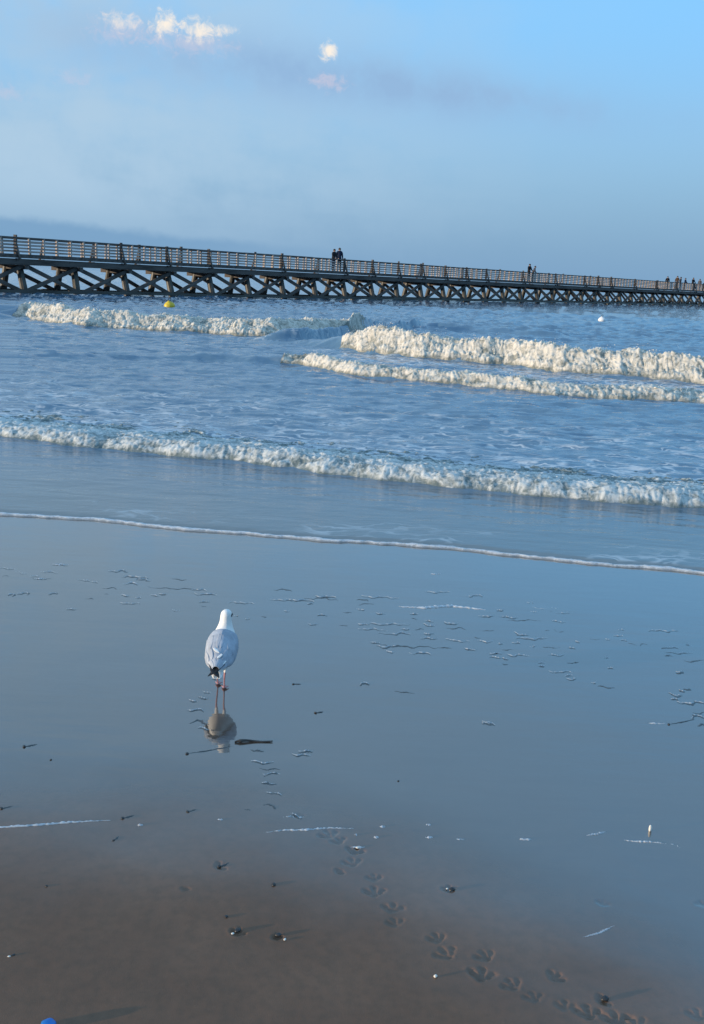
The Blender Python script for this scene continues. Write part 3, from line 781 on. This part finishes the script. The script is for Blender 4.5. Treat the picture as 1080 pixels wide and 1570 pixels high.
# rail posts: 4 to a bay; in view as parts
out_v = []
nP = 0
for i in range(NB0, NB1):
    for kq in range(4):
        s = (i + kq / 4) * BAY + .2
        for sgn in (-1, 1):
            y = sgn * (HW + .09)
            tall = kq == 0 and (i % 2 == 0 or rp.random() < .35)
            ln = rp.uniform(-.03, .03)
            if tall:
                place_beam('tall_post', tall_m, (s, y, DT - .2), (s + ln, y + sgn * .03, RT + .13 + rp.uniform(-.05, .08)), pier)
                place_beam('strut', strut_m, (s, y + sgn * .42, DT - .30), (s, y + sgn * .06, RT - .25), pier)
                place_beam('strut', strut_m, (s, y - .05, DT - .28), (s, y + sgn * .50, DT - .28), pier)
            elif -1 <= i < 37 and nP < 290:
                place_beam('rail_post', post_m, (s, y, DT - .15), (s + ln, y, RT), pier); nP += 1
            else: out_v.append((s, y))
bm = bmesh.new()
for s, y in out_v:
    r_ = bmesh.ops.create_cube(bm, size=1)
    for v in r_['verts']: v.co = Vector((s + v.co.x * .1, y + v.co.y * .1, (DT - .15 + RT) / 2 + v.co.z * (RT - DT + .15)))
me = bpy.data.meshes.new('rail_posts'); bm.to_mesh(me); bm.free(); me.materials.append(RAIL)
link('rail_posts', me, pier)['kind'] = 'stuff'

# ------------------------------------------------------------------ buoys
YEL = principled('buoy_yellow', (.62, .45, .02), .4, 0, .5, (20, .2, .01), .25, 9)
WHT = principled('buoy_white', (.78, .78, .76), .4, 0, .5, (20, .2, .01), .1, 9)
BLK = principled('rubber_black', (.02, .02, .02), .6)
def buoy(px, py, r, mat, label):
    d = hit(px, py, SEA); u, v = to_uv(d); z = float(surface(np.array([u]), np.array([v]))[0])
    root = empty('buoy', (d.x, d.y, z)); tag(root, label, 'buoy', 'buoys floating in front of the pier')
    bm = bmesh.new(); prof = [(0, -.75), (.45, -.68), (.85, -.35), (1, .0), (.93, .35), (.7, .65), (.32, .86), (.16, .92), (.14, 1.02), (0, 1.02)]
    vs = [bm.verts.new((x * r, 0, zz * r)) for x, zz in prof]
    for a, b in zip(vs, vs[1:]): bm.edges.new((a, b))
    bmesh.ops.spin(bm, geom=bm.verts[:] + bm.edges[:], cent=(0, 0, 0), axis=(0, 0, 1), angle=2 * math.pi, steps=24, use_merge=True)
    bmesh.ops.remove_doubles(bm, verts=bm.verts, dist=1e-4)
    bmesh.ops.recalc_face_normals(bm, faces=bm.faces)
    me = bpy.data.meshes.new('float_body'); bm.to_mesh(me); bm.free(); me.materials.append(mat)
    for p_ in me.polygons: p_.use_smooth = True
    f = link('float_body', me, root); f.location = (0, 0, r * .35); f.rotation_euler = (.12, -.15, 0)
    bm = bmesh.new(); n, m = 16, 6
    ring = [[bm.verts.new(((.24 * r + .05 * r * math.cos(2 * math.pi * q / m)) * math.cos(2 * math.pi * k / n), .05 * r * math.sin(2 * math.pi * q / m), 1.2 * r + (.24 * r + .05 * r * math.cos(2 * math.pi * q / m)) * math.sin(2 * math.pi * k / n))) for q in range(m)] for k in range(n)]
    for k in range(n):
        for q in range(m): bm.faces.new((ring[k][q], ring[(k + 1) % n][q], ring[(k + 1) % n][(q + 1) % m], ring[k][(q + 1) % m]))
    me = bpy.data.meshes.new('lifting_ring'); bm.to_mesh(me); bm.free(); me.materials.append(BLK)
    g = link('lifting_ring', me, root); g.location = (0, 0, r * .35)
buoy(260, 473, .26, YEL, 'yellow round buoy floating above the left breaker')
buoy(923, 493, .21, WHT, 'white round buoy floating in front of the right half of the pier')

# ------------------------------------------------------------------ people on the pier
SKIN = principled('skin', (.42, .26, .19), .55); HAIR = principled('hair', (.03, .022, .018), .6)
CLO = {c: principled('cloth_' + c, v, .85, 0, .2, (40, .4, .004), .25, 20) for c, v in dict(black=(.02, .02, .024), navy=(.02, .03, .06), grey=(.08, .08, .09), brown=(.07, .045, .03)).items()}
def person(px, label, h=1.72, coat='black', legs='navy', lean=0.0, face=-90, arms='rail', side=-1, dy=0.0, group='people standing on the pier'):
    # place along the pier where the sight line through px meets the deck's near side
    d = ray(px, 430); n = Vector((-VP.y, VP.x, 0))
    off = (PS - Vector((0, 0, PS.z))).dot(n) + side * (HW - .32) + dy
    t = off / d.dot(n); q = d * t; s = (q - PS).dot(VP)
    base = Vector((PS.x, PS.y, 0)) + VP * s + n * (side * (HW - .32) + dy)
    root = empty('person', (base.x, base.y, SEA + DT), PANG + R(face)); tag(root, label, 'person', group)
    k = h / 1.72
    J = {'pelvis': (0, 0, .92), 'waist': (0, .01 + lean * .3, 1.08), 'chest': (0, .02 + lean, 1.32), 'neckb': (0, .02 + lean * 1.4, 1.44), 'neck': (0, .03 + lean * 1.5, 1.50), 'head': (0, .04 + lean * 1.6, 1.58), 'crown': (0, .035 + lean * 1.6, 1.67)}
    rad_ = {'pelvis': .155, 'waist': .14, 'chest': .16, 'neckb': .085, 'neck': .058, 'head': .092, 'crown': .08}
    E = [('pelvis', 'waist'), ('waist', 'chest'), ('chest', 'neckb'), ('neckb', 'neck'), ('neck', 'head'), ('head', 'crown')]
    for sg, q in ((-1, 'l'), (1, 'r')):
        J['hip' + q] = (sg * .09, 0, .86); rad_['hip' + q] = .098
        J['knee' + q] = (sg * .105, .03, .49); rad_['knee' + q] = .062
        J['ank' + q] = (sg * .11, -.02, .09); rad_['ank' + q] = .043
        J['toe' + q] = (sg * .13, .15, .035); rad_['toe' + q] = .035
        E += [('pelvis', 'hip' + q), ('hip' + q, 'knee' + q), ('knee' + q, 'ank' + q), ('ank' + q, 'toe' + q)]
        J['sho' + q] = (sg * .19, .02 + lean * 1.2, 1.385); rad_['sho' + q] = .075
        if arms == 'rail': el, ha = (sg * .27, .10 + lean, 1.13), (sg * .20, .34 + lean * .4, 1.0)
        else: el, ha = (sg * .26, -.01, 1.10), (sg * .25, .10, .86)
        J['elb' + q] = el; rad_['elb' + q] = .052; J['wri' + q] = ha; rad_['wri' + q] = .036
        hv = (Vector(ha) - Vector(el)).normalized() * .09
        J['han' + q] = tuple(Vector(ha) + hv); rad_['han' + q] = .034
        E += [('neckb', 'sho' + q), ('sho' + q, 'elb' + q), ('elb' + q, 'wri' + q), ('wri' + q, 'han' + q)]
    names = list(J); me = bpy.data.meshes.new('body')
    me.from_pydata([tuple(c * k for c in J[n_]) for n_ in names], [(names.index(a), names.index(b)) for a, b in E], [])
    ob = link('body', me, root)
    sk = ob.modifiers.new('skin', 'SKIN'); 
    for i_, n_ in enumerate(names):
        sv = me.skin_vertices[0].data[i_]; r_ = rad_[n_] * k * (1.22 if n_ in ('pelvis', 'waist', 'chest', 'neckb') or n_[:3] in ('sho', 'elb', 'hip') else 1.12); sv.radius = (r_, r_ * (.72 if n_ in ('chest', 'waist', 'pelvis') else 1)); sv.use_root = n_ == 'pelvis'
    ob.modifiers.new('sub', 'SUBSURF').levels = 1
    dg = bpy.context.evaluated_depsgraph_get(); m2 = bpy.data.meshes.new_from_object(ob.evaluated_get(dg)); ob.modifiers.clear(); ob.data = m2; m2.name = 'body'
    m2.materials.clear()
    for mt in (CLO[legs], CLO[coat], SKIN, BLK): m2.materials.append(mt)
    for p_ in m2.polygons:
        c = p_.center / k; p_.use_smooth = True
        p_.material_index = 2 if c.z > 1.49 else (1 if c.z > .84 else (3 if c.z < .10 else 0))
        if (c - Vector(J['hanl'])).length < .075 or (c - Vector(J['hanr'])).length < .075: p_.material_index = 2
    hd = Vector(J['head']) * k
    hr = blob_obj('hair', (hd.x, hd.y - .018, hd.z + .045), .105 * k, .115 * k, .105 * k, HAIR, 3, 0, 2, .08, root)
    blob_obj('nose', (hd.x, hd.y + .098 * k, hd.z), .014, .02, .022, SKIN, 3, 0, 1, .05, root)
    return root
person(510, 'person in dark coat leaning on the rail, left of the pair mid pier', 1.70, 'black', 'navy', .04, 180, 'rail')
person(519, 'taller person in navy jacket, right of the pair mid pier', 1.82, 'navy', 'black', .0, 150, 'down')
person(810, 'lone person in black coat above the rail right of the pair', 1.80, 'black', 'grey', .03, 170, 'rail')
person(816, 'person bending low over the rail beside the lone standing one', 1.62, 'grey', 'black', .14, 200, 'rail')
person(1024, 'person at the left end of the far group on the pier', 1.66, 'black', 'black', .0, 120, 'down')
person(1039, 'broad person in brown coat, second of the far group', 1.82, 'brown', 'black', .0, 90, 'down')
person(1044, 'person in black standing close behind the brown coat', 1.76, 'black', 'navy', .0, 200, 'down', 0)
person(1051, 'shorter person in navy in the middle of the far group', 1.62, 'navy', 'black', .02, 180, 'rail')
person(1063, 'person in black coat, second from the right picture edge', 1.76, 'black', 'grey', .03, 160, 'rail')
person(1074, 'person in grey jacket nearest the right picture edge', 1.66, 'grey', 'navy', .0, 90, 'down')

# ------------------------------------------------------------------ gull
WF = principled('white_feathers', (.80, .79, .76), .75, 0, .3, (120, .35, .003), .05, 40)
GF = principled('grey_feathers', (.36, .40, .46), .7, 0, .3, (110, .5, .003), .14, 30)
GF2 = principled('grey_feather_edge', (.50, .54, .59), .7, 0, .3)
BF = principled('black_feathers', (.012, .012, .014), .55, 0, .4)
LEGM = principled('pink_leg', (.46, .22, .22), .45, 0, .5, (200, .4, .001), .2, 90)
BILL = principled('bill_yellow', (.30, .22, .12), .35)
def loft(rings, n=20, cap=True):
    """rings: (centre, side radius, up radius); frames follow the path in the YZ plane"""
    C = [Vector(r[0]) for r in rings]; V = []
    for i, (c, a, b) in enumerate(rings):
        t = (C[min(i + 1, len(C) - 1)] - C[max(i - 1, 0)]).normalized()
        sd_ = Vector((1, 0, 0)); up = sd_.cross(t).normalized(); sd_ = t.cross(up)
        for q in range(n):
            an = 2 * math.pi * q / n
            V.append(Vector(c) + sd_ * math.cos(an) * a + up * math.sin(an) * b)
    F = []
    for i in range(len(rings) - 1):
        for q in range(n): F.append((i * n + q, i * n + (q + 1) % n, (i + 1) * n + (q + 1) % n, (i + 1) * n + q))
    return V, F
def mesh_from(name, V, F, mat, parent, sub=0, caps=None, solid=0):
    bm = bmesh.new(); vs = [bm.verts.new(v) for v in V]
    for f in F: bm.faces.new([vs[i] for i in f])
    for c in caps or []: bm.faces.new([vs[i] for i in c])
    bmesh.ops.recalc_face_normals(bm, faces=bm.faces)
    me = bpy.data.meshes.new(name); bm.to_mesh(me); bm.free(); me.materials.append(mat)
    o = link(name, me, parent)
    if solid: m = o.modifiers.new('s', 'SOLIDIFY'); m.thickness = solid; m.offset = 0
    if sub: m = o.modifiers.new('b', 'SUBSURF'); m.levels = sub; m.render_levels = sub
    for p_ in me.polygons: p_.use_smooth = True
    return o
gp = gnd(340, 1056)
gull = empty('gull', (gp.x, gp.y, gp.z), R(-2)); gull.scale = (.99, .99, 1.03)
tag(gull, 'white gull with grey wings walking away over the wet sand', 'gull')
body = [((0, -.150, .139), .008, .005), ((0, -.135, .140), .020, .012), ((0, -.11, .142), .031, .026), ((0, -.075, .147), .045, .044), ((0, -.035, .157), .057, .060), ((0, .005, .173), .064, .068),
        ((0, .038, .200), .060, .056), ((0, .060, .222), .050, .048), ((0, .070, .245), .037, .037), ((.001, .073, .265), .0285, .029), ((.002, .074, .283), .0255, .0265), ((.003, .075, .300), .0260, .0275), ((.004, .076, .314), .0235, .0255), ((.004, .077, .3235), .015, .017), ((.004, .077, .327), .005, .006)]
V_, F_ = loft(body, 22)
nb = len(body)
mesh_from('body', V_, F_, WF, gull, 1, caps=[list(range(22)), list(range((nb - 1) * 22, nb * 22))])
# wings: shells folded along the back and flanks, one feather-edge step at the back
def wing(sg):
    prof = [((0, .055, .222), .053, .053), ((0, .038, .206), .0635, .0625), ((0, .010, .190), .069, .067), ((0, -.025, .175), .069, .064), ((0, -.060, .162), .063, .055), ((0, -.090, .152), .054, .044), ((0, -.115, .149), .041, .034), ((0, -.137, .146), .027, .024), ((0, -.152, .144), .013, .016)]
    n = 12; V = []; C = [Vector(p[0]) for p in prof]
    lo = [-.05, -.30, -.42, -.45, -.42, -.34, -.2, 0.05, .3]
    for i, (c, a, b) in enumerate(prof):
        t = (C[min(i + 1, len(C) - 1)] - C[max(i - 1, 0)]).normalized(); t = -t
        up = Vector((1, 0, 0)).cross(t).normalized()
        if up.z < 0: up = -up
        for q in range(n + 1):
            f = q / n; an = (math.pi / 2 + .06) * (1 - f) + lo[i] * f
            r_ = 1 + .02 * math.sin(f * 9 + i * 1.3) + (.03 if q == 0 else 0)
            V.append(Vector(c) + Vector((sg * math.cos(an) * a * r_, 0, 0)) + up * math.sin(an) * b * r_)
    F = [(i * (n + 1) + q, i * (n + 1) + q + 1, (i + 1) * (n + 1) + q + 1, (i + 1) * (n + 1) + q) for i in range(len(prof) - 1) for q in range(n)]
    wg = mesh_from('wing', V, F, GF, gull, 1, solid=.004)
    # rows of covert feathers as separate scallops on the shell
    for row, (i0, cnt) in enumerate(((2, 4), (4, 4), (6, 3))):
        for k in range(cnt):
            f = (k + .5) / cnt
            q = int(f * n); v = Vector(V[i0 * (n + 1) + q]); v2 = Vector(V[min(i0 + 2, len(prof) - 1) * (n + 1) + q])
            d = (v2 - v); ln = d.length * 1.05; d.normalize()
            nr = (v - Vector(prof[i0][0])).normalized(); side = d.cross(nr).normalized(); nr = side.cross(d)
            W_ = .010 if row < 2 else .008
            Vf = []
            for a_i in range(6):
                t = a_i / 5; wv = W_ * math.sin(math.pi * (.18 + .72 * t)) ** .7 * (1 if t < .95 else .55)
                for s_ in (-1, -.4, .4, 1): Vf.append(v + d * (t * ln) + side * s_ * wv + nr * (.0012 + .0012 * (1 - s_ * s_) + .0012 * t))
            Ff = [(a_i * 4 + s_, a_i * 4 + s_ + 1, a_i * 4 + s_ + 5, a_i * 4 + s_ + 4) for a_i in range(5) for s_ in range(3)]
            mesh_from('feather', Vf, Ff, GF, wg, 1, solid=.0015)
    return wg
def feather(name, a, b, w_, mat, parent, up=Vector((0, 0, 1)), curl=.0, tip=.35):
    a = Vector(a); b = Vector(b); d = (b - a); L = d.length; d.normalize(); side = d.cross(up).normalized(); nn = side.cross(d)
    V = []; m = 9
    for i in range(m + 1):
        t = i / m; wv = w_ * (.55 + .45 * math.sin(math.pi * min(1, t * .9 + .1)) ) * (1 if t < 1 - tip else max(.12, math.cos((t - 1 + tip) / tip * math.pi / 2) ** .8))
        for s_ in (-1, -.5, 0, .5, 1): V.append(a + d * (t * L) + side * s_ * wv + nn * (.15 * w_ * (1 - s_ * s_) + curl * t * t))
    F = [(i * 5 + q, i * 5 + q + 1, i * 5 + q + 6, i * 5 + q + 5) for i in range(m) for q in range(4)]
    return mesh_from(name, V, F, mat, parent, 1, solid=.0016)
wl, wr = wing(-1), wing(1)
# black wing tips crossing over the tail
for k in range(3):
    feather('wing_tip', (-.030 + .008 * k, -.120, .160 + .004 * k), (.022 - .016 * k, -.192 + .008 * k, .126 + .004 * k), .0135, BF, wl)
    feather('wing_tip', (.030 - .008 * k, -.120, .162 + .004 * k), (-.028 + .014 * k, -.186 + .008 * k, .128 + .004 * k), .0135, BF, wr)
# white tertial crescents at the rear of the back
feather('white_crescent', (-.022, -.084, .212), (.006, -.104, .200), .0070, WF, wl, Vector((0, -.5, 1)))
feather('white_crescent', (.018, -.104, .196), (.000, -.126, .184), .0070, WF, wr, Vector((0, -.5, 1)))
feather('white_crescent', (.036, -.116, .172), (.012, -.142, .158), .0060, WF, wr, Vector((0, -.6, 1)))
feather('white_crescent', (-.034, -.116, .168), (-.016, -.142, .156), .0060, WF, wl, Vector((0, -.6, 1)))
for k in range(5):
    feather('tail_feather', ((k - 2) * .005, -.10, .132 + .0008 * abs(k - 2)), ((k - 2) * .0065 + .008, -.174, .114 + .0008 * abs(k - 2)), .0125, WF, gull)
# bill and eye, head turned to the right
hc = Vector((.004, .077, .302))
bd = Vector((.30, .95, -.12)).normalized()
V_, F_ = [], []
sidev = bd.cross(Vector((0, 0, 1))).normalized(); upv = sidev.cross(bd)
for i, (t, a, b) in enumerate([(.018, .0055, .0070), (.030, .0045, .0062), (.042, .0034, .0052), (.052, .0024, .0040), (.058, .0008, .0014)]):
    c = hc + bd * t + Vector((0, 0, -.003 - .10 * max(0, t - .045)))
    for q in range(10): an = 2 * math.pi * q / 10; V_.append(c + sidev * math.cos(an) * a + upv * math.sin(an) * b)
F_ = [(i * 10 + q, i * 10 + (q + 1) % 10, (i + 1) * 10 + (q + 1) % 10, (i + 1) * 10 + q) for i in range(4) for q in range(10)]
mesh_from('bill', V_, F_, BILL, gull, 1, caps=[list(range(10)), list(range(40, 50))])
for e in (Vector((.0255, -.003, .006)), Vector((.001, .0265, .006))):
    blob_obj('eye', hc + e, .0035, .0035, .0035, BLK, 1, 0, 2, 0, gull)
blob_obj('ear_smudge', hc + Vector((.0235, -.0085, .001)), .0035, .0050, .0055, principled('smudge', (.10, .10, .11), .8), 1, 0, 2, .1, gull)
# legs: feathered thigh, tarsus, three webbed toes
def leg(hipp, knee, foot, lifted=False):
    def tube(pts, rr, n=8):
        V = []
        for i, (p_, r_) in enumerate(zip(pts, rr)):
            for q in range(n): an = 2 * math.pi * q / n; V.append(Vector(p_) + Vector((math.cos(an) * r_, math.sin(an) * r_, 0)))
        return V, [(i * n + q, i * n + (q + 1) % n, (i + 1) * n + (q + 1) % n, (i + 1) * n + q) for i in range(len(pts) - 1) for q in range(n)]
    V, F = tube([hipp, Vector(hipp).lerp(Vector(knee), .45), knee, Vector(knee).lerp(Vector(foot), .5), foot], [.0115, .0065, .0042, .0031, .0036])
    lg = mesh_from('leg', V, F, LEGM, gull, 1, caps=[list(range(8)), list(range(32, 40))])
    V, F = tube([Vector(hipp) + Vector((0, 0, .02)), hipp, Vector(hipp).lerp(Vector(knee), .5), Vector(hipp).lerp(Vector(knee), .8)], [.016, .0125, .0075, .0048])
    mesh_from('thigh_feathers', V, F, WF, lg, 1, caps=[list(range(8)), list(range(24, 32))])
    fx, fy, fz = foot; V = []; 
    tips = [(-.016, .024), (0, .032), (.016, .024)]
    z0 = .0035; zt = .0012
    if lifted: zt = -.018
    pts_t = [(fx, fy - .004, fz + z0)]
    for a_, b_ in tips: pts_t.append((fx + a_, fy + b_, fz + zt))
    mids = [(fx - .007, fy + .021, fz + (z0 * .3 + zt * .7)), (fx + .007, fy + .021, fz + (z0 * .3 + zt * .7))]
    Vw = [pts_t[0], pts_t[1], mids[0], pts_t[2], mids[1], pts_t[3]]
    ft = mesh_from('foot', Vw, [(0, 1, 2), (0, 2, 3), (0, 3, 4), (0, 4, 5)], LEGM, lg, 0, solid=.0016)
    for a_ in pts_t[1:]:
        p0 = Vector(pts_t[0]); p1 = Vector(a_); dd = p1 - p0; ss = Vector((-dd.y, dd.x, 0)).normalized()
        V = []
        for t, r_ in ((0, .0032), (.35, .0027), (.7, .0024), (1, .0010)):
            for q in range(6): an = 2 * math.pi * q / 6; V.append(p0 + dd * t + ss * math.cos(an) * r_ + Vector((0, 0, math.sin(an) * r_ + .0005)))
        F = [(i * 6 + q, i * 6 + (q + 1) % 6, (i + 1) * 6 + (q + 1) % 6, (i + 1) * 6 + q) for i in range(3) for q in range(6)]
        mesh_from('toe', V, F, LEGM, lg, 0)
    return lg
leg((.020, -.012, .112), (.0165, -.030, .072), (.012, -.004, .004))
leg((-.018, .000, .115), (-.020, -.012, .070), (-.022, .034, .004))
